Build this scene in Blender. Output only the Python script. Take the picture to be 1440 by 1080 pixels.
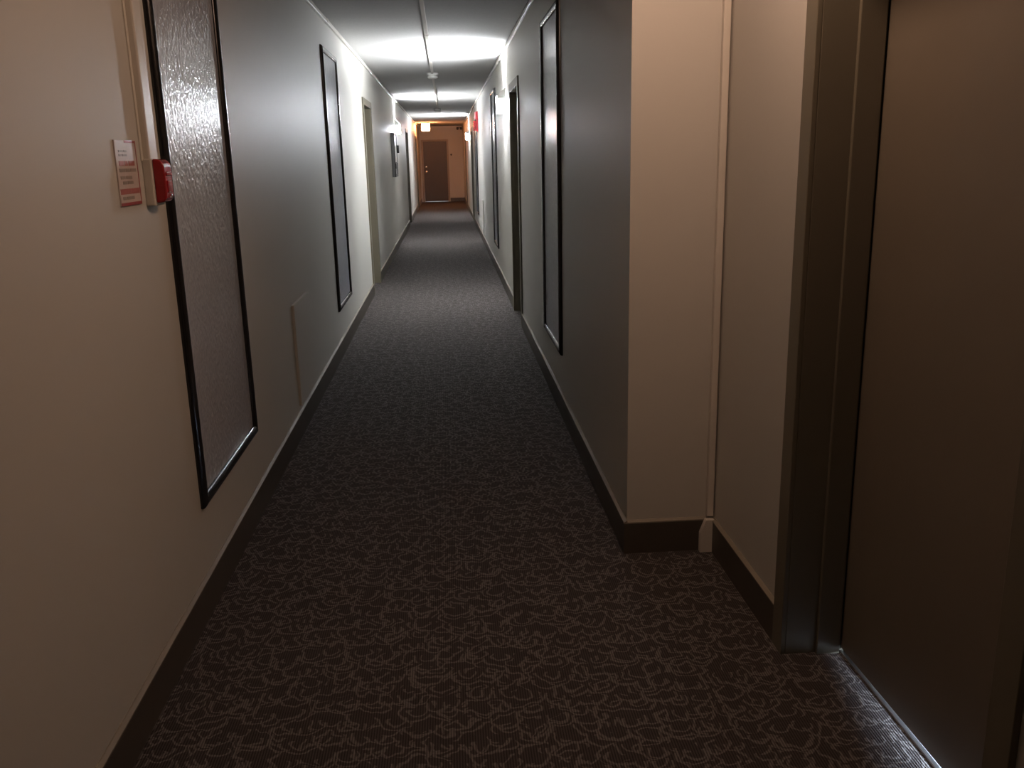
import bpy, bmesh, math, random
from mathutils import Matrix, Vector

S = bpy.context.scene
for o in list(bpy.data.objects):
    bpy.data.objects.remove(o)
C = S.collection

# ------------------------------------------------------------------ camera, world, exposure
F_PX, YAW, PIT, ROL, CAM_H = 1255.0, 0.06686, 0.24998, -0.02298, 1.43
fw = Vector((math.sin(YAW) * math.cos(PIT), math.cos(YAW) * math.cos(PIT), -math.sin(PIT)))
rt = Vector((math.cos(YAW), -math.sin(YAW), 0))
up = rt.cross(fw)
r2 = math.cos(ROL) * rt + math.sin(ROL) * up
u2 = -math.sin(ROL) * rt + math.cos(ROL) * up
cam = bpy.data.cameras.new('camera')
cam.sensor_width = 36.0
cam.lens = F_PX / 1440 * 36.0
cam.clip_start = 0.02
cam.clip_end = 200
co = bpy.data.objects.new('camera', cam)
C.objects.link(co)
m = Matrix(((r2.x, u2.x, -fw.x, 0), (r2.y, u2.y, -fw.y, 0), (r2.z, u2.z, -fw.z, CAM_H), (0, 0, 0, 1)))
co.matrix_world = m
S.camera = co

W = bpy.data.worlds.new('world')
S.world = W
W.use_nodes = True
W.node_tree.nodes['Background'].inputs[0].default_value = (0.5, 0.5, 0.5, 1)
W.node_tree.nodes['Background'].inputs[1].default_value = 0.0

S.view_settings.view_transform = 'Standard'
S.view_settings.look = 'None'
S.view_settings.gamma = 1.0
S.view_settings.use_curve_mapping = False
S.view_settings.exposure = 0.0

SCONCE_COLOR = (0.93, 0.975, 1.04)
SCONCE_FRONT, SCONCE_END, SCONCE_UP, SCONCE_DOWN = 600.0, 220.0, 12000.0, 400.0
END_COLOR, END_STRENGTH = (1.0, 0.37, 0.14), 72.0


def lamp(name, kind, loc, energy, color, rot=(0, 0, 0), size=0.1, size_y=None):
    l = bpy.data.lights.new(name, kind)
    l.energy = energy
    l.color = color
    if kind == 'AREA':
        l.shape = 'RECTANGLE' if size_y else 'SQUARE'
        l.size = size
        if size_y:
            l.size_y = size_y
    else:
        l.shadow_soft_size = size
    o = bpy.data.objects.new(name, l)
    o.location = loc
    o.rotation_euler = rot
    C.objects.link(o)
    return o


# the warm ceiling lamp above the near doorway (above the frame), daylight behind the near door and the far door
lamp('ceiling_lamp_light', 'POINT', (0.62, 2.13, 2.37), 20.5, (1.0, 0.65, 0.47), size=0.07)
lamp('daylight_behind_near_door', 'AREA', (1.50, 1.66, 0.13), 62.0, (0.66, 0.80, 1.0),
     rot=(0, math.radians(90), 0), size=0.13, size_y=0.9)
lamp('daylight_behind_far_door', 'AREA', (-0.32, 31.25, 0.16), 2.0, (0.9, 0.95, 1.0),
     rot=(math.radians(-90), 0, 0), size=0.7, size_y=0.3)


# ------------------------------------------------------------------ materials
def mat(name):
    x = bpy.data.materials.new(name)
    x.use_nodes = True
    nt = x.node_tree
    return x, nt, nt.nodes['Principled BSDF']


def setin(b, **k):
    for n, v in k.items():
        b.inputs[n.replace('_', ' ')].default_value = v


def paint(name, col, rough=0.4, spec=0.5, mottle=0.06, scale=3.0, bump=0.0, bscale=200.0, metal=0.0, stretch=None):
    x, nt, b = mat(name)
    setin(b, Roughness=rough, Metallic=metal)
    b.inputs['Specular IOR Level'].default_value = spec
    tc = nt.nodes.new('ShaderNodeTexCoord')
    vec = tc.outputs['Object']
    if stretch:
        mp = nt.nodes.new('ShaderNodeMapping')
        mp.inputs['Scale'].default_value = stretch
        nt.links.new(vec, mp.inputs['Vector'])
        vec = mp.outputs['Vector']
    nz = nt.nodes.new('ShaderNodeTexNoise')
    nz.inputs['Scale'].default_value = scale
    nz.inputs['Detail'].default_value = 4
    nt.links.new(vec, nz.inputs['Vector'])
    mx = nt.nodes.new('ShaderNodeMix')
    mx.data_type = 'RGBA'
    mx.inputs[6].default_value = (*[c * (1 - mottle) for c in col], 1)
    mx.inputs[7].default_value = (*[min(1, c * (1 + mottle)) for c in col], 1)
    nt.links.new(nz.outputs['Fac'], mx.inputs[0])
    nt.links.new(mx.outputs[2], b.inputs['Base Color'])
    if bump:
        n2 = nt.nodes.new('ShaderNodeTexNoise')
        n2.inputs['Scale'].default_value = bscale
        n2.inputs['Detail'].default_value = 3
        nt.links.new(vec, n2.inputs['Vector'])
        bp = nt.nodes.new('ShaderNodeBump')
        bp.inputs['Strength'].default_value = bump
        bp.inputs['Distance'].default_value = 0.002
        nt.links.new(n2.outputs['Fac'], bp.inputs['Height'])
        nt.links.new(bp.outputs['Normal'], b.inputs['Normal'])
    return x


def emit(name, col, strength):
    x, nt, b = mat(name)
    setin(b, Base_Color=(0.9, 0.9, 0.88, 1), Roughness=0.4)
    b.inputs['Emission Color'].default_value = (*col, 1)
    b.inputs['Emission Strength'].default_value = strength
    return x


def math_node(nt, op, a, b=None, clamp=False):
    n = nt.nodes.new('ShaderNodeMath')
    n.operation = op
    n.use_clamp = clamp
    for i, v in enumerate((a, b)):
        if v is None:
            continue
        if isinstance(v, (int, float)):
            n.inputs[i].default_value = v
        else:
            nt.links.new(v, n.inputs[i])
    return n.outputs[0]


def carpet_material():
    x, nt, b = mat('carpet')
    N, L = nt.nodes, nt.links
    tc = N.new('ShaderNodeTexCoord')
    nz = N.new('ShaderNodeTexNoise')
    nz.inputs['Scale'].default_value = 26
    nz.inputs['Detail'].default_value = 1
    L.new(tc.outputs['Object'], nz.inputs['Vector'])
    off = N.new('ShaderNodeVectorMath')
    off.operation = 'MULTIPLY_ADD'
    off.inputs[1].default_value = (0.034, 0.034, 0)
    L.new(nz.outputs['Color'], off.inputs[0])
    L.new(tc.outputs['Object'], off.inputs[2])
    total = None
    for (sc, shift, radii, axis, lim) in ((13.0, (0, 0, 0), (0.32, 0.60), 1, 0.16), (11.0, (0.37, 0.61, 0), (0.46,), 1, 0.10), (12.0, (0.81, 0.23, 0), (0.50,), 0, -0.12)):
        mp = N.new('ShaderNodeMapping')
        mp.inputs['Location'].default_value = shift
        mp.inputs['Scale'].default_value = (sc, sc * 1.15, 0)
        L.new(off.outputs[0], mp.inputs['Vector'])
        vo = N.new('ShaderNodeTexVoronoi')
        vo.voronoi_dimensions = '2D'
        vo.inputs['Scale'].default_value = 1.0
        vo.inputs['Randomness'].default_value = 0.85
        L.new(mp.outputs['Vector'], vo.inputs['Vector'])
        sub = N.new('ShaderNodeVectorMath')
        sub.operation = 'SUBTRACT'
        L.new(mp.outputs['Vector'], sub.inputs[0])
        L.new(vo.outputs['Position'], sub.inputs[1])
        sp = N.new('ShaderNodeSeparateXYZ')
        L.new(sub.outputs[0], sp.inputs[0])
        # keep the half of each ring that bows toward the viewer end of the hall, like scallops
        keep = math_node(nt, 'LESS_THAN', sp.outputs[axis], lim)
        for r in radii:
            d = math_node(nt, 'ABSOLUTE', math_node(nt, 'SUBTRACT', vo.outputs['Distance'], r))
            v = math_node(nt, 'SUBTRACT', 1.0, math_node(nt, 'MULTIPLY', d, 15.0), clamp=True)
            v = math_node(nt, 'MULTIPLY', v, keep)
            total = v if total is None else math_node(nt, 'MAXIMUM', total, v)
    line = math_node(nt, 'MULTIPLY', total, 1.6, clamp=True)
    sx = N.new('ShaderNodeSeparateXYZ')
    L.new(tc.outputs['Object'], sx.inputs[0])
    rib = math_node(nt, 'SINE', math_node(nt, 'MULTIPLY', sx.outputs[0], 2 * math.pi / 0.0068))
    rib = math_node(nt, 'ADD', math_node(nt, 'MULTIPLY', rib, 0.5), 0.5)
    fz = N.new('ShaderNodeTexNoise')
    fz.inputs['Scale'].default_value = 420
    fz.inputs['Detail'].default_value = 2
    L.new(tc.outputs['Object'], fz.inputs['Vector'])
    fac = math_node(nt, 'MULTIPLY', line, math_node(nt, 'ADD', math_node(nt, 'MULTIPLY', fz.outputs['Fac'], 0.7), 0.55), clamp=True)
    mx = N.new('ShaderNodeMix')
    mx.data_type = 'RGBA'
    mx.inputs[6].default_value = (0.060, 0.051, 0.048, 1)
    mx.inputs[7].default_value = (0.148, 0.135, 0.127, 1)
    L.new(fac, mx.inputs[0])
    shade = math_node(nt, 'ADD', math_node(nt, 'MULTIPLY', rib, 0.8), math_node(nt, 'ADD', math_node(nt, 'MULTIPLY', fz.outputs['Fac'], 0.7), 0.22))
    sc_ = N.new('ShaderNodeVectorMath')
    sc_.operation = 'SCALE'
    L.new(mx.outputs[2], sc_.inputs[0])
    L.new(shade, sc_.inputs['Scale'])
    L.new(sc_.outputs[0], b.inputs['Base Color'])
    setin(b, Roughness=0.95)
    b.inputs['Specular IOR Level'].default_value = 0.1
    hh = math_node(nt, 'ADD', math_node(nt, 'MULTIPLY', rib, 0.5), math_node(nt, 'ADD', fz.outputs['Fac'], math_node(nt, 'MULTIPLY', line, 0.6)))
    bp = N.new('ShaderNodeBump')
    bp.inputs['Strength'].default_value = 0.6
    bp.inputs['Distance'].default_value = 0.003
    L.new(hh, bp.inputs['Height'])
    L.new(bp.outputs['Normal'], b.inputs['Normal'])
    return x


def board_material():
    """pale grey laminate with an embossed dabbed surface"""
    x, nt, b = mat('embossed_laminate')
    N, L = nt.nodes, nt.links
    tc = N.new('ShaderNodeTexCoord')
    mp = N.new('ShaderNodeMapping')
    mp.inputs['Scale'].default_value = (1, 1, 0.55)
    L.new(tc.outputs['Object'], mp.inputs['Vector'])
    nz = N.new('ShaderNodeTexNoise')
    nz.inputs['Scale'].default_value = 75
    nz.inputs['Detail'].default_value = 1.2
    nz.inputs['Roughness'].default_value = 0.55
    L.new(mp.outputs['Vector'], nz.inputs['Vector'])
    bp = N.new('ShaderNodeBump')
    bp.inputs['Strength'].default_value = 0.75
    bp.inputs['Distance'].default_value = 0.005
    L.new(nz.outputs['Fac'], bp.inputs['Height'])
    L.new(bp.outputs['Normal'], b.inputs['Normal'])
    mx = N.new('ShaderNodeMix')
    mx.data_type = 'RGBA'
    mx.inputs[6].default_value = (0.40, 0.41, 0.45, 1)
    mx.inputs[7].default_value = (0.47, 0.48, 0.52, 1)
    L.new(nz.outputs['Fac'], mx.inputs[0])
    L.new(mx.outputs[2], b.inputs['Base Color'])
    setin(b, Roughness=0.2)
    return x


M = {}
M['wall'] = paint('wall_paint', (0.55, 0.53, 0.48), rough=0.47, spec=0.4, mottle=0.03, scale=1.3, bump=0.05, bscale=90)
M['ceiling'] = paint('ceiling_stucco', (0.50, 0.49, 0.47), rough=0.9, spec=0.2, mottle=0.10, scale=60, bump=0.8, bscale=70)
M['carpet'] = carpet_material()
M['base'] = paint('dark_brown_base', (0.072, 0.058, 0.046), rough=0.45, mottle=0.12, scale=8)
M['cap'] = paint('beige_cap', (0.26, 0.23, 0.18), rough=0.6, mottle=0.06)
M['trim'] = paint('cream_trim', (0.62, 0.58, 0.51), rough=0.35, mottle=0.04)
M['leaf'] = paint('brown_door_paint', (0.168, 0.140, 0.105), rough=0.45, mottle=0.08, scale=5, bump=0.03)
M['end_leaf'] = paint('dark_brown_end_door', (0.105, 0.078, 0.056), rough=0.45, mottle=0.08, scale=5)
M['end_frame'] = paint('tan_end_frame', (0.34, 0.27, 0.205), rough=0.45, mottle=0.05, scale=6)
M['frame'] = paint('olive_grey_steel', (0.155, 0.136, 0.096), rough=0.42, mottle=0.05, scale=6)
M['black'] = paint('black_gloss_rail', (0.011, 0.010, 0.010), rough=0.22, spec=0.5, mottle=0.2, scale=10)
M['board'] = board_material()
M['red'] = paint('red_enamel', (0.33, 0.018, 0.022), rough=0.16, mottle=0.08, scale=20)
M['strobe'] = paint('clear_pink_lens', (0.75, 0.35, 0.36), rough=0.15)
M['white_plastic'] = paint('white_plastic', (0.75, 0.74, 0.70), rough=0.35)
M['paper'] = paint('sign_paper', (0.60, 0.52, 0.48), rough=0.3, mottle=0.05, scale=30)
M['print_red'] = paint('sign_red', (0.34, 0.045, 0.05), rough=0.3, mottle=0.15, scale=60)
M['print_pink'] = paint('sign_faded_red', (0.46, 0.16, 0.15), rough=0.3, mottle=0.25, scale=120)
M['print_grey'] = paint('sign_grey', (0.33, 0.28, 0.24), rough=0.3, mottle=0.15, scale=60)
M['alu'] = paint('satin_aluminium', (0.55, 0.56, 0.60), rough=0.38, metal=0.9, mottle=0.1, scale=40)
M['nickel'] = paint('satin_nickel', (0.72, 0.68, 0.60), rough=0.25, metal=1.0)
M['dark_plastic'] = paint('dark_plastic', (0.03, 0.028, 0.026), rough=0.4)
M['grey_metal'] = paint('grey_metal', (0.30, 0.30, 0.30), rough=0.35)
M['sconce_front'] = emit('lit_opal_glass', SCONCE_COLOR, SCONCE_FRONT)
M['sconce_end'] = emit('lit_opal_end_glass', SCONCE_COLOR, SCONCE_END)
M['sconce_up'] = emit('bare_lamp_glow_up', SCONCE_COLOR, SCONCE_UP)
M['sconce_down'] = emit('bare_lamp_glow_down', SCONCE_COLOR, SCONCE_DOWN)
M['end_glass'] = emit('lit_amber_glass', END_COLOR, END_STRENGTH)


# ------------------------------------------------------------------ mesh helpers
class MB:
    def __init__(s):
        s.v, s.f = [], []

    def box(s, x0, x1, y0, y1, z0, z1):
        n = len(s.v)
        s.v += [(x, y, z) for z in (z0, z1) for y in (y0, y1) for x in (x0, x1)]
        s.f += [tuple(n + i for i in q) for q in ((0, 2, 3, 1), (4, 5, 7, 6), (0, 1, 5, 4), (2, 6, 7, 3), (0, 4, 6, 2), (1, 3, 7, 5))]
        return s

    def prism(s, pts, axis, a, b):
        """pts: 2-D outline; axis: 0 x, 1 y, 2 z - extrude from a to b"""
        n, k = len(s.v), len(pts)
        for t in (a, b):
            for (p, q) in pts:
                s.v.append({0: (t, p, q), 1: (p, t, q), 2: (p, q, t)}[axis])
        s.f.append(tuple(n + i for i in range(k)))
        s.f.append(tuple(n + k + i for i in reversed(range(k))))
        for i in range(k):
            j = (i + 1) % k
            s.f.append((n + j, n + i, n + k + i, n + k + j))
        return s

    def loft(s, loops, closed=True):
        n, k = len(s.v), len(loops[0])
        for lp in loops:
            s.v += lp
        for a in range(len(loops) - 1):
            for i in range(k):
                j = (i + 1) % k
                s.f.append((n + a * k + i, n + a * k + j, n + (a + 1) * k + j, n + (a + 1) * k + i))
        if closed:
            s.f.append(tuple(n + i for i in reversed(range(k))))
            s.f.append(tuple(n + (len(loops) - 1) * k + i for i in range(k)))
        return s

    def lathe(s, prof, cx, cy, cz, axis=2, seg=24, flip=1):
        loops = []
        for r, h in prof:
            lp = []
            for i in range(seg):
                a = 2 * math.pi * i / seg
                u, w = r * math.cos(a), r * math.sin(a)
                lp.append({2: (cx + u, cy + w, cz + h), 0: (cx + h, cy + u, cz + w), 1: (cx + u, cy + h, cz + w)}[axis])
            loops.append(lp)
        return s.loft(loops)

    def build(s, name, material, parent=None, origin=None, bevel=0, seg=2, smooth=False, collection=None):
        me = bpy.data.meshes.new(name)
        off = Vector(origin) if origin is not None else (parent.location.copy() if parent is not None else Vector((0, 0, 0)))
        P = parent
        while P is not None and P.parent is not None:
            P = P.parent
        if origin is None and P is not None:
            off = P.location.copy()
        me.from_pydata([tuple(Vector(v) - off) for v in s.v], [], s.f)
        bm = bmesh.new()
        bm.from_mesh(me)
        bmesh.ops.recalc_face_normals(bm, faces=bm.faces)
        bm.to_mesh(me)
        bm.free()
        me.materials.append(material)
        o = bpy.data.objects.new(name, me)
        C.objects.link(o)
        if parent is not None:
            o.parent = parent
        else:
            o.location = off
        if smooth:
            for p in me.polygons:
                p.use_smooth = True
            me.set_sharp_from_angle(angle=math.radians(40))
        if bevel:
            b = o.modifiers.new('bevel', 'BEVEL')
            b.width = bevel
            b.segments = seg
            b.limit_method = 'ANGLE'
            b.angle_limit = math.radians(40)
        return o


def tag(o, label, cat, group=None, kind=None):
    o['label'] = label
    o['category'] = cat
    if group:
        o['group'] = group
    if kind:
        o['kind'] = kind
    return o


def thing(name, loc, label, cat, group=None, kind=None):
    o = bpy.data.objects.new(name, None)
    o.empty_display_size = 0.1
    o.location = loc
    C.objects.link(o)
    return tag(o, label, cat, group, kind)


# ------------------------------------------------------------------ room shell
XL, XR, XA = -0.832, 0.612, 0.934          # left wall, right wall, alcove wall
H, YE, YB, YC = 2.441, 30.68, -2.6, 3.01   # ceiling, far wall, back wall, corner of the alcove
T = 0.22
DH = 2.0                                   # clear door height
CW, CP = 0.055, 0.014                      # casing width and how far it stands proud

# openings (clear): y0, y1
LEFT_DOORS = [(9.76, 10.72), (20.0, 20.95), (26.4, 27.35)]
RIGHT_DOORS = [(7.55, 8.42), (20.2, 21.1), (26.6, 27.5)]
NEAR_DOOR = (1.31, 2.29)
END_DOOR = (-0.735, 0.075)

fl = MB().box(-1.3, 2.2, YB - 0.3, YE + 1.6, -0.08, 0.0).build('floor', M['carpet'])
tag(fl, 'brown carpet floor with pale scalloped arcs running down the hall', 'floor', kind='structure')
ce = MB().box(-1.3, 2.2, YB - 0.3, YE + 0.5, H, H + 0.08).build('ceiling', M['ceiling'])
tag(ce, 'low grey stucco ceiling over the hall', 'ceiling', kind='structure')


def wall_run(mb, x0, x1, ya, yb, doors):
    y = ya
    for (a, b) in doors:
        mb.box(x0, x1, y, a, 0, H)
        mb.box(x0, x1, a, b, DH, H)
        y = b
    mb.box(x0, x1, y, yb, 0, H)


w = MB()
wall_run(w, XL - T, XL, YB, YE + T, LEFT_DOORS)
tag(w.build('wall_left', M['wall']), 'long beige left wall of the hall', 'wall', kind='structure')
w = MB()
wall_run(w, XR, XR + T, YC + 0.20, YE + T, RIGHT_DOORS)
w.box(XR, XA + T, YC, YC + 0.20, 0, H)
tag(w.build('wall_right', M['wall']), 'long beige right wall ending in a corner facing the viewer', 'wall', kind='structure')
w = MB()
wall_run(w, XA, XA + T, YB, YC, [NEAR_DOOR])
tag(w.build('wall_alcove', M['wall']), 'beige side wall of the alcove around the nearest door', 'wall', kind='structure')
w = MB()
w.box(XL, END_DOOR[0], YE, YE + T, 0, H)
w.box(END_DOOR[0], END_DOOR[1], YE, YE + T, DH - 0.03, H)
w.box(END_DOOR[1], XR, YE, YE + T, 0, H)
tag(w.build('wall_far', M['wall']), 'far end wall lit orange around a brown door', 'wall', kind='structure')
w = MB().box(XL - T, XA + T, YB - T, YB, 0, H)
tag(w.build('wall_back', M['wall']), 'plain beige wall closing the hall behind the viewer', 'wall', kind='structure')


# baseboards ------------------------------------------------------
BH, BT = 0.118, 0.012
def gaps(ya, yb, doors):
    out, y = [], ya
    for (a, b) in doors:
        out.append((y, a - CW))
        y = b + CW
    out.append((y, yb))
    return out


def baseboard(name, x, sgn, runs, label):
    mb, cp = MB(), MB()
    for (a, b) in runs:
        xs = sorted((x, x + sgn * BT))
        mb.box(xs[0], xs[1], a, b, 0, BH)
        xs = sorted((x, x + sgn * (BT + 0.001)))
        cp.prism([(x, BH), (x + sgn * (BT + 0.001), BH), (x + sgn * (BT + 0.001), BH + 0.005), (x + sgn * 0.004, BH + 0.011), (x, BH + 0.011)], 1, a, b)
    o = mb.build(name, M['base'])
    tag(o, label, 'baseboard', kind='structure')
    cp.build('cap_strip', M['cap'], o)['label'] = 'beige painted strip along the top of the baseboard'
    return o


baseboard('baseboard_left', XL, 1, gaps(YB, YE, LEFT_DOORS), 'dark brown baseboard along the left wall')
baseboard('baseboard_right', XR, -1, gaps(YC - BT, YE, RIGHT_DOORS), 'dark brown baseboard along the right wall')
baseboard('baseboard_alcove', XA, -1, [(YB, NEAR_DOOR[0] - CW), (NEAR_DOOR[1] + CW, YC - BT)], 'dark brown baseboard on the alcove wall beside the nearest door')
o = MB().box(XR, XA, YC - BT, YC, 0, BH).build('baseboard_corner', M['base'])
tag(o, 'short dark brown baseboard on the wall corner facing the viewer', 'baseboard', kind='structure')
MB().prism([(YC, BH), (YC - BT - 0.001, BH), (YC - BT - 0.001, BH + 0.005), (YC - 0.004, BH + 0.011), (YC, BH + 0.011)], 0, XR - 0.004, XA - 0.03).build('cap_strip', M['cap'], o)
o = MB().box(END_DOOR[1] + CW, XR - BT, YE - BT, YE, 0, BH).build('baseboard_far', M['base'])
tag(o, 'dark brown baseboard right of the far end door', 'baseboard', kind='structure')


# ------------------------------------------------------------------ doors
def side_door(name, x, sgn, y0, y1, label, setback=0.15, near=False, handle_at=1):
    """door in a wall whose face is the plane X = x; sgn: direction into the wall"""
    r = thing(name, (x + sgn * setback, (y0 + y1) / 2, 0), label, 'door', kind='structure')
    fr = MB()
    jt = 0.016                                   # jamb steel thickness
    top = DH - jt
    a, b = y0, y1
    # casings (stand proud of the wall) and jambs lining the opening
    def bx(xa, xb, *rest):
        q = sorted((x + sgn * xa, x + sgn * xb))
        fr.box(q[0], q[1], *rest)
    bx(-CP, 0.0, a - CW, a + jt, 0, top + jt + CW)
    bx(-CP, 0.0, b - jt, b + CW, 0, top + jt + CW)
    bx(-CP, 0.0, a + jt, b - jt, top, top + jt + CW)
    D = T - 0.005
    bx(0.0, D, a, a + jt, 0, top)
    bx(0.0, D, b - jt, b, 0, top)
    bx(0.0, D, a, b, top, DH)
    fr.build('door_frame', M['frame'], r, bevel=0.002)
    st = MB()
    s0, s1, sp = setback - 0.075, setback - 0.006, 0.013
    def sbx(xa, xb, *rest):
        q = sorted((x + sgn * xa, x + sgn * xb))
        st.box(q[0], q[1], *rest)
    sbx(s0, s1, a + jt, a + jt + sp, 0, top)
    sbx(s0, s1, b - jt - sp, b - jt, 0, top)
    sbx(s0, s1, a + jt + sp, b - jt - sp, top - sp, top)
    st.build('door_stop', M['frame'], r, bevel=0.003)
    gap = 0.016 if near else 0.008
    q = sorted((x + sgn * setback, x + sgn * (setback + 0.044)))
    if near:   # the lower edge is cut out of true: the gap widens toward the latch side
        lf = MB().prism([(a + jt + 0.003, 0.030), (b - jt - 0.003, 0.014), (b - jt - 0.003, top - 0.003), (a + jt + 0.003, top - 0.003)], 0, q[0], q[1])
    else:
        lf = MB().box(q[0], q[1], a + jt + 0.003, b - jt - 0.003, gap, top - 0.003)
    leaf = lf.build('door_leaf', M['leaf'], r, bevel=0.002)
    # knob and deadbolt on the corridor face
    hy = (a + 0.085) if handle_at < 0 else (b - 0.085)
    fx = x + sgn * setback
    MB().lathe([(0.002, 0), (0.032, 0), (0.032, -sgn * 0.006), (0.014, -sgn * 0.012), (0.012, -sgn * 0.035), (0.026, -sgn * 0.042), (0.028, -sgn * 0.058), (0.018, -sgn * 0.068), (0.002, -sgn * 0.069)],
               fx, hy, 0.98, axis=0, seg=20).build('door_knob', M['nickel'], leaf, smooth=True)
    MB().lathe([(0.002, 0), (0.026, 0), (0.026, -sgn * 0.008), (0.012, -sgn * 0.014), (0.002, -sgn * 0.014)],
               fx, hy, 1.14, axis=0, seg=20).build('deadbolt', M['nickel'], leaf, smooth=True)
    if near:
        th = MB().prism([(x + sgn * (setback + 0.001), 0.0), (x + sgn * (setback + 0.003), 0.003), (x + sgn * (setback + 0.012), 0.006), (x + sgn * (setback + 0.045), 0.006), (x + sgn * (setback + 0.06), 0.0)], 1, a + jt, b - jt)
        th.build('threshold', M['alu'], r)['label'] = 'bright aluminium threshold lit from under the door'
    return r


side_door('door_1', XA, 1, *NEAR_DOOR, 'dark brown door in the alcove at the right edge, light leaking underneath', setback=0.165, near=True, handle_at=-1)
side_door('door_2', XR, 1, *RIGHT_DOORS[0], 'recessed dark door in the right wall beyond the first framed panel there')
side_door('door_3', XL, -1, *LEFT_DOORS[0], 'recessed door in the left wall with brightly lit olive frame')
side_door('door_4', XL, -1, *LEFT_DOORS[1], 'recessed black-looking door in the left wall past the equipment cabinet')
side_door('door_5', XR, 1, *RIGHT_DOORS[1], 'recessed dark door in the right wall past the red alarm horn')
side_door('door_6', XL, -1, *LEFT_DOORS[2], 'brown door in the left wall nearest the orange end')
side_door('door_7', XR, 1, *RIGHT_DOORS[2], 'brown door in the right wall nearest the orange end')

# far end door
r = thing('door_8', ((END_DOOR[0] + END_DOOR[1]) / 2, YE + 0.03, 0), 'brown end door facing the viewer under the orange lamp', 'door', kind='structure')
a, b = END_DOOR
top = DH - 0.03 - 0.016
fr = MB()
fr.box(a - 0.045, a + 0.016, YE - CP, YE, 0, top + 0.06)
fr.box(b - 0.016, b + 0.045, YE - CP, YE, 0, top + 0.06)
fr.box(a + 0.016, b - 0.016, YE - CP, YE, top, top + 0.06)
fr.box(a, a + 0.016, YE, YE + 0.2, 0, top)
fr.box(b - 0.016, b, YE, YE + 0.2, 0, top)
fr.box(a, b, YE, YE + 0.2, top, DH - 0.03)
fr.build('door_frame', M['end_frame'], r, bevel=0.002)
leaf = MB().box(a + 0.019, b - 0.019, YE + 0.06, YE + 0.104, 0.02, top - 0.003).build('door_leaf', M['end_leaf'], r, bevel=0.002)
hx = a + 0.1
MB().lathe([(0.002, 0), (0.034, 0), (0.034, -0.008), (0.014, -0.014), (0.012, -0.04), (0.03, -0.046), (0.03, -0.064), (0.002, -0.07)], hx, YE + 0.06, 0.98, axis=1, seg=20).build('door_knob', M['nickel'], leaf, smooth=True)
MB().lathe([(0.002, 0), (0.028, 0), (0.028, -0.01), (0.012, -0.016), (0.002, -0.016)], hx, YE + 0.06, 1.14, axis=1, seg=20).build('deadbolt', M['nickel'], leaf, smooth=True)
MB().box(a + 0.016, b - 0.016, YE + 0.03, YE + 0.13, 0, 0.006).build('threshold', M['alu'], r)['label'] = 'bright strip of light under the end door'

# ------------------------------------------------------------------ ceiling trims and surface raceways
def raceway_y(name, x0, x1, z0, z1, ya, yb, joints, label, cat='raceway'):
    r = thing(name, ((x0 + x1) / 2, ya, z0), label, cat)
    MB().box(x0, x1, ya, yb, z0, z1).build('channel', M['trim'], r, bevel=0.004)
    for j in joints:
        e = 0.003
        MB().box(x0 - e, x1 + e, j, j + 0.06, z0 - e, z1 + (e if z1 < H - 0.005 else 0)).build('coupling', M['trim'], r, bevel=0.003)
    return r


raceway_y('cable_raceway', XL, XL + 0.020, 2.395, 2.425, YB, YE - 0.02, [6.98, 9.2, 12.0, 14.3, 16.6, 18.9, 21.2, 23.5, 25.8], 'cream surface raceway along the top of the left wall')
raceway_y('cable_raceway', XR - 0.020, XR, 2.400, 2.428, YC + 0.01, YE - 0.02, [5.6, 7.85, 10.1, 12.4, 14.7, 17.0, 19.3, 21.6, 23.9], 'cream surface raceway along the top of the right wall')
raceway_y('cable_raceway', -0.130, -0.100, H - 0.016, H, YB, 11.55, [2.0, 5.0, 8.0], 'pale raceway along the middle of the ceiling up to the nearer smoke detector')
raceway_y('cable_raceway', -0.130, -0.100, H - 0.016, H, 11.72, 19.85, [14.0, 17.0], 'pale raceway on the ceiling between the two smoke detectors')
o = MB().box(XL + 0.02, XR - 0.02, YE - 0.02, YE, H - 0.05, H - 0.012).build('trim_1', M['trim'])
tag(o, 'pale strip along the top of the orange end wall', 'trim', kind='structure')

# corner raceway in the alcove, with its base cover
r = thing('corner_raceway', (XA - 0.018, YC - 0.012, 0), 'thin cream vertical raceway in the inner corner of the alcove', 'raceway')
MB().box(XA - 0.030, XA - 0.006, YC - 0.022, YC, 0.135, H).build('channel', M['trim'], r, bevel=0.003)
MB().prism([(XA - 0.056, 0.0), (XA - 0.006, 0.0), (XA - 0.006, 0.128), (XA - 0.036, 0.128), (XA - 0.056, 0.075)], 1, YC - 0.036, YC - 0.012).build('base_cover', M['trim'], r, bevel=0.002)

# near vertical raceway, its box and the red pull station
r = thing('wall_raceway', (XL, 2.64, 1.318), 'beige vertical raceway running up the left wall from the alarm box', 'raceway')
MB().box(XL, XL + 0.022, 2.600, 2.672, 1.44, H - 0.02).build('channel', M['trim'], r, bevel=0.005)
MB().box(XL, XL + 0.004, 2.586, 2.686, 1.44, H - 0.02).build('channel_base', M['trim'], r, bevel=0.001)
bxo = MB().box(XL, XL + 0.025, 2.592, 2.680, 1.318, 1.445).build('junction_box', M['trim'], r, bevel=0.003)

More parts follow.
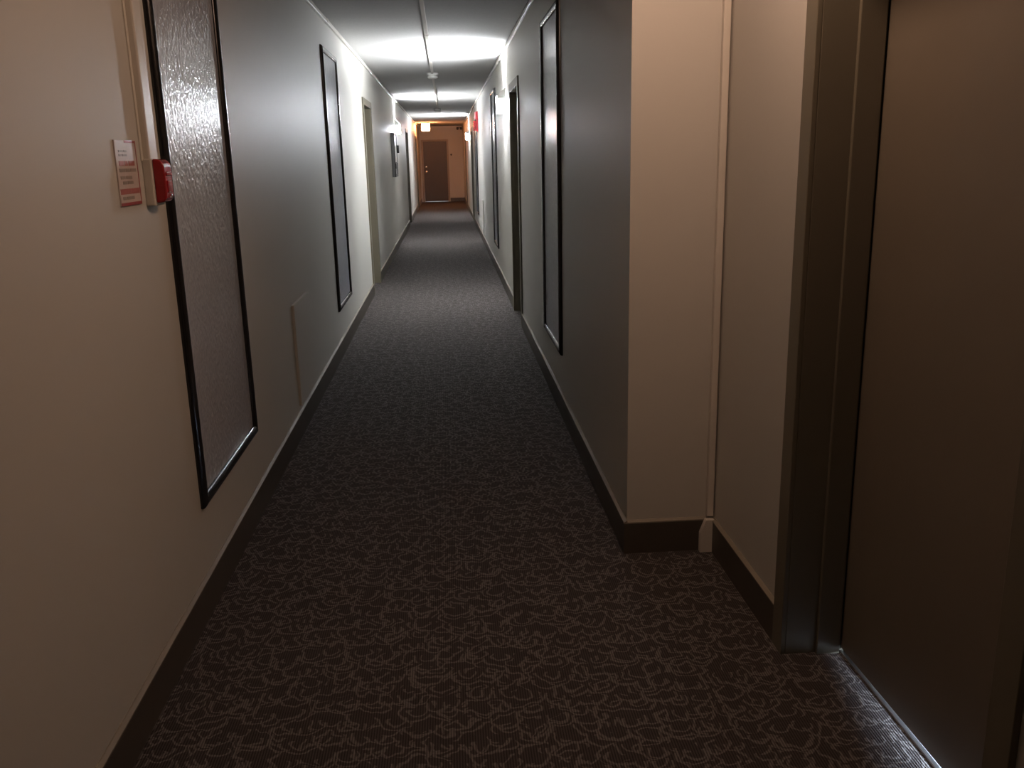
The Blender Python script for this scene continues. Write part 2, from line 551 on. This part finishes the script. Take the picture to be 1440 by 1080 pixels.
r = thing('pull_station', (XL + 0.025, 2.636, 1.322), 'red fire alarm pull station on the beige box beside the first left panel', 'fire alarm')
pf = []
x0, z0, z1, d, rr = XL + 0.025, 1.325, 1.444, 0.030, 0.022
pf.append((x0, z0))
for i in range(9):
    t = -math.pi / 2 + math.pi / 2 * i / 8
    pf.append((x0 + d - rr + rr * math.cos(t), z0 + rr + rr * math.sin(t)))
for i in range(9):
    t = math.pi / 2 * i / 8
    pf.append((x0 + d - rr + rr * math.cos(t), z1 - rr + rr * math.sin(t)))
pf.append((x0, z1))
MB().prism(pf, 1, 2.602, 2.672).build('housing', M['red'], r, bevel=0.004, smooth=True)
MB().box(x0 + d - 0.002, x0 + d + 0.004, 2.612, 2.662, 1.398, 1.410).build('pull_bar', M['red'], r, bevel=0.003)
MB().box(x0 + d - 0.002, x0 + d + 0.003, 2.616, 2.658, 1.352, 1.386).build('raised_plate', M['red'], r, bevel=0.003)
MB().lathe([(0.001, -0.001), (0.005, -0.001), (0.005, 0.004), (0.001, 0.005)], x0 + d, 2.637, 1.3425, axis=0, seg=14).build('lock_screw', M['nickel'], r, smooth=True)

# laminated sign
sx = XL
r = thing('fire_notice', (sx, 2.46, 1.325), 'small laminated notice with red borders on the left wall beside the alarm', 'sign')
MB().box(sx, sx + 0.004, 2.388, 2.545, 1.326, 1.492).build('backing', M['paper'], r, bevel=0.0008)
e0, e1 = sx + 0.0040, sx + 0.0046
def pr(name, y0, y1, z0, z1, mm):
    MB().box(e0, e1, y0, y1, z0, z1).build(name, mm, r)
pr('border_strip', 2.388, 2.545, 1.327, 1.335, M['print_red'])
pr('border_strip', 2.540, 2.545, 1.335, 1.492, M['print_red'])
pr('border_strip', 2.460, 2.540, 1.486, 1.492, M['print_red'])
pr('red_band', 2.392, 2.536, 1.356, 1.370, M['print_pink'])
for (z, words, hgt, mm) in ((1.342, ((2.405, 2.432), (2.436, 2.490)), 0.008, M['print_grey']),
                            (1.381, ((2.418, 2.450), (2.454, 2.495)), 0.008, M['print_grey']),
                            (1.394, ((2.405, 2.440), (2.445, 2.490)), 0.008, M['print_grey']),
                            (1.412, ((2.402, 2.445), (2.449, 2.480), (2.484, 2.528)), 0.009, M['print_grey']),
                            (1.428, ((2.405, 2.440), (2.446, 2.470), (2.476, 2.522)), 0.012, M['print_pink']),
                            (1.452, ((2.410, 2.430), (2.436, 2.470)), 0.005, M['print_grey']),
                            (1.462, ((2.410, 2.445), (2.450, 2.470)), 0.005, M['print_grey'])):
    for (ya, yb) in words:
        pr('printed_word', ya, yb, z, z + hgt, mm)

# access panels low on the walls
o = MB().box(XL, XL + 0.014, 4.69, 5.20, 0.155, 0.700).build('access_panel', M['wall'], bevel=0.002)
tag(o, 'beige access panel low on the left wall between the two framed panels', 'panel')
o = MB().box(XR - 0.016, XR, 15.2, 15.62, 0.160, 0.720).build('access_panel', M['wall'], bevel=0.002)
tag(o, 'pale access panel low on the right wall just before the red horn', 'panel')


# ------------------------------------------------------------------ framed panels
def wall_panel(x, sgn, y0, y1, z0, z1, label):
    """sgn: direction out of the wall"""
    r = thing('wall_panel', (x, (y0 + y1) / 2, z0), label, 'panel', 'tall framed panels along the hall walls')
    fwid, lo, hi = 0.042, 0.006, 0.021
    q = sorted((x, x + sgn * 0.006))
    MB().box(q[0], q[1], y0 + 0.02, y1 - 0.02, z0 + 0.02, z1 - 0.02).build('panel_board', M['board'], r)
    A = x
    oy0, oy1, oz0, oz1 = y0, y1, z0, z1
    iy0, iy1, iz0, iz1 = y0 + fwid, y1 - fwid, z0 + fwid, z1 - fwid
    outer = [(oy0, oz0), (oy1, oz0), (oy1, oz1), (oy0, oz1)]
    inner = [(iy0, iz0), (iy1, iz0), (iy1, iz1), (iy0, iz1)]
    for i in range(4):
        j = (i + 1) % 4
        def sect(c):
            (oy, oz), (iy, iz) = outer[c], inner[c]
            out = [(A, oy, oz)]
            for q in range(11):                      # half-round moulding
                t = math.pi * q / 10
                k = 0.5 - 0.5 * math.cos(t)
                out.append((x + sgn * (lo + (hi - lo) * math.sin(t)), oy + (iy - oy) * k, oz + (iz - oz) * k))
            return out + [(A, iy, iz)]
        MB().loft([sect(i), sect(j)]).build('frame_rail', M['black'], r, smooth=True)
    return r


wall_panel(XL, 1, 2.765, 3.60, 0.345, 2.205, 'framed grey panel on the left wall, nearest, beside the red pull station')
wall_panel(XL, 1, 6.60, 7.45, 0.340, 2.205, 'framed grey panel on the left wall just before its first door')
wall_panel(XR, -1, 4.83, 5.665, 0.345, 2.205, 'framed grey panel on the right wall, nearest, just past the wall corner')
wall_panel(XR, -1, 10.85, 11.70, 0.345, 2.205, 'narrow-looking framed panel on the right wall beyond its first door')
wall_panel(XR, -1, 17.35, 18.20, 0.345, 2.205, 'farthest framed panel on the right wall under the red horn')


# ------------------------------------------------------------------ lights with bodies
def sconce(x, sgn, y, label):
    r = thing('wall_sconce', (x, y, 1.835), label, 'lamp', 'glowing sconces along the hall')
    hw, z0, z1, d0, d1 = 0.09, 1.845, 2.025, 0.012, 0.084
    X = lambda d: x + sgn * d
    def bx(da, db, *rest):
        q = sorted((X(da), X(db)))
        return MB().box(q[0], q[1], *rest)
    bx(0, d0, y - 0.10, y + 0.10, z0 - 0.01, z1 + 0.05).build('back_plate', M['white_plastic'], r, bevel=0.003)
    bx(d1 - 0.006, d1, y - hw + 0.006, y + hw - 0.006, z0 + 0.02, z1 - 0.055).build('front_glass', M['sconce_front'], r)
    for e in (y - hw, y + hw - 0.006):
        MB().prism([(X(d0), z0), (X(d1), z0), (X(d1), z1 - 0.05), (X(d0), z1 - 0.05)], 1, e, e + 0.006).build('end_glass', M['sconce_end'], r)
        MB().prism([(X(d0), z1 - 0.05), (X(d1), z1 - 0.05), (X(d1), z1 - 0.02), (X(d0), z1 + 0.045)], 1, e, e + 0.006).build('cutoff_fin', M['white_plastic'], r)  # unseen tapered fins, added to narrow the upward light near the wall
    bx(d0 + 0.002, d1 - 0.008, y - 0.032, y + 0.032, z1 - 0.066, z1 - 0.058).build('upper_lamp_opening', M['sconce_up'], r)
    bx(d0 + 0.002, d1 - 0.008, y - hw + 0.008, y + hw - 0.008, z0 + 0.022, z0 + 0.026).build('lower_lamp_opening', M['sconce_down'], r)
    return r


sconce(XR, -1, 9.22, 'glowing white sconce on the right wall just beyond the first door')
sconce(XL, 1, 15.95, 'glowing white sconce on the left wall above the equipment cabinet')
sconce(XR, -1, 22.85, 'glowing white sconce on the right wall near the orange end')

LY = 27.4
r = thing('end_lamp', (-0.535, LY, 2.20), 'glowing orange boxy ceiling lamp in front of the far door', 'lamp')
MB().box(-0.655, -0.415, LY - 0.12, LY + 0.12, 2.205, 2.41).build('amber_shade', M['end_glass'], r, bevel=0.02)
MB().box(-0.665, -0.405, LY - 0.13, LY + 0.13, 2.41, H).build('canopy', M['white_plastic'], r, bevel=0.004)


# ------------------------------------------------------------------ small fittings
def smoke(y, label):
    r = thing('smoke_detector', (-0.115, y, H), label, 'smoke detector', 'smoke detectors on the ceiling')
    MB().lathe([(0.001, 0), (0.072, 0), (0.072, -0.022), (0.066, -0.026), (0.001, -0.026)], -0.115, y, H, seg=28).build('base', M['white_plastic'], r, smooth=True)
    MB().lathe([(0.001, -0.026), (0.050, -0.026), (0.050, -0.034), (0.064, -0.038), (0.062, -0.056), (0.045, -0.066), (0.001, -0.068)], -0.115, y, H, seg=28).build('head', M['white_plastic'], r, smooth=True)


smoke(11.63, 'white smoke detector on the ceiling past the first bright band')
smoke(19.93, 'small far smoke detector on the ceiling past the second bright band')

r = thing('alarm_horn', (XR, 16.70, 1.87), 'red alarm horn with strobe high on the right wall', 'fire alarm')
MB().box(XR - 0.030, XR, 16.64, 16.77, 1.87, 2.22).build('back_plate', M['red'], r, bevel=0.004)
MB().box(XR - 0.085, XR - 0.030, 16.645, 16.765, 1.88, 2.06).build('horn', M['red'], r, bevel=0.02, seg=3)
MB().box(XR - 0.058, XR - 0.030, 16.66, 16.75, 2.08, 2.21).build('strobe_lens', M['strobe'], r, bevel=0.012)

r = thing('equipment_cabinet', (XL, 14.82, 1.15), 'narrow grey cabinet with black latch on the left wall', 'cabinet')
MB().box(XL, XL + 0.045, 14.46, 15.18, 1.15, 1.82).build('body', M['grey_metal'], r, bevel=0.003)
f = MB()
f.box(XL + 0.045, XL + 0.056, 14.46, 14.50, 1.15, 1.82).box(XL + 0.045, XL + 0.056, 15.14, 15.18, 1.15, 1.82)
f.box(XL + 0.045, XL + 0.056, 14.50, 15.14, 1.78, 1.82).box(XL + 0.045, XL + 0.056, 14.50, 15.14, 1.15, 1.19).box(XL + 0.045, XL + 0.056, 14.50, 15.14, 1.36, 1.38)
f.build('door_frame', M['dark_plastic'], r, bevel=0.002)
MB().box(XL + 0.045, XL + 0.050, 14.50, 15.14, 1.38, 1.78).build('door_panel', M['white_plastic'], r)
MB().box(XL + 0.056, XL + 0.090, 15.10, 15.17, 1.52, 1.64).build('latch', M['dark_plastic'], r, bevel=0.004)
MB().box(XL + 0.056, XL + 0.066, 14.47, 14.56, 1.28, 1.36).build('hinge', M['dark_plastic'], r, bevel=0.002)

r = thing('emergency_light', (0.50, YE - 0.04, 2.34), 'dark twin-headed emergency light high on the far wall', 'lamp')
MB().box(0.41, 0.59, YE - 0.05, YE, 2.375, 2.40).build('bracket', M['dark_plastic'], r, bevel=0.003)
for dx in (-0.055, 0.055):
    MB().lathe([(0.001, 0.0), (0.020, 0.0), (0.042, -0.05), (0.042, -0.07), (0.036, -0.074), (0.001, -0.07)], 0.50 + dx, YE - 0.05, 2.345, axis=1, seg=18).build('lamp_head', M['dark_plastic'], r, smooth=True)
o = MB().lathe([(0.001, 0), (0.030, 0), (0.030, -0.010), (0.020, -0.016), (0.001, -0.017)], 0.205, YE, 1.52, axis=1, seg=18).build('wall_button', M['dark_plastic'], smooth=True)
tag(o, 'small dark round button on the wall right of the end door', 'button')
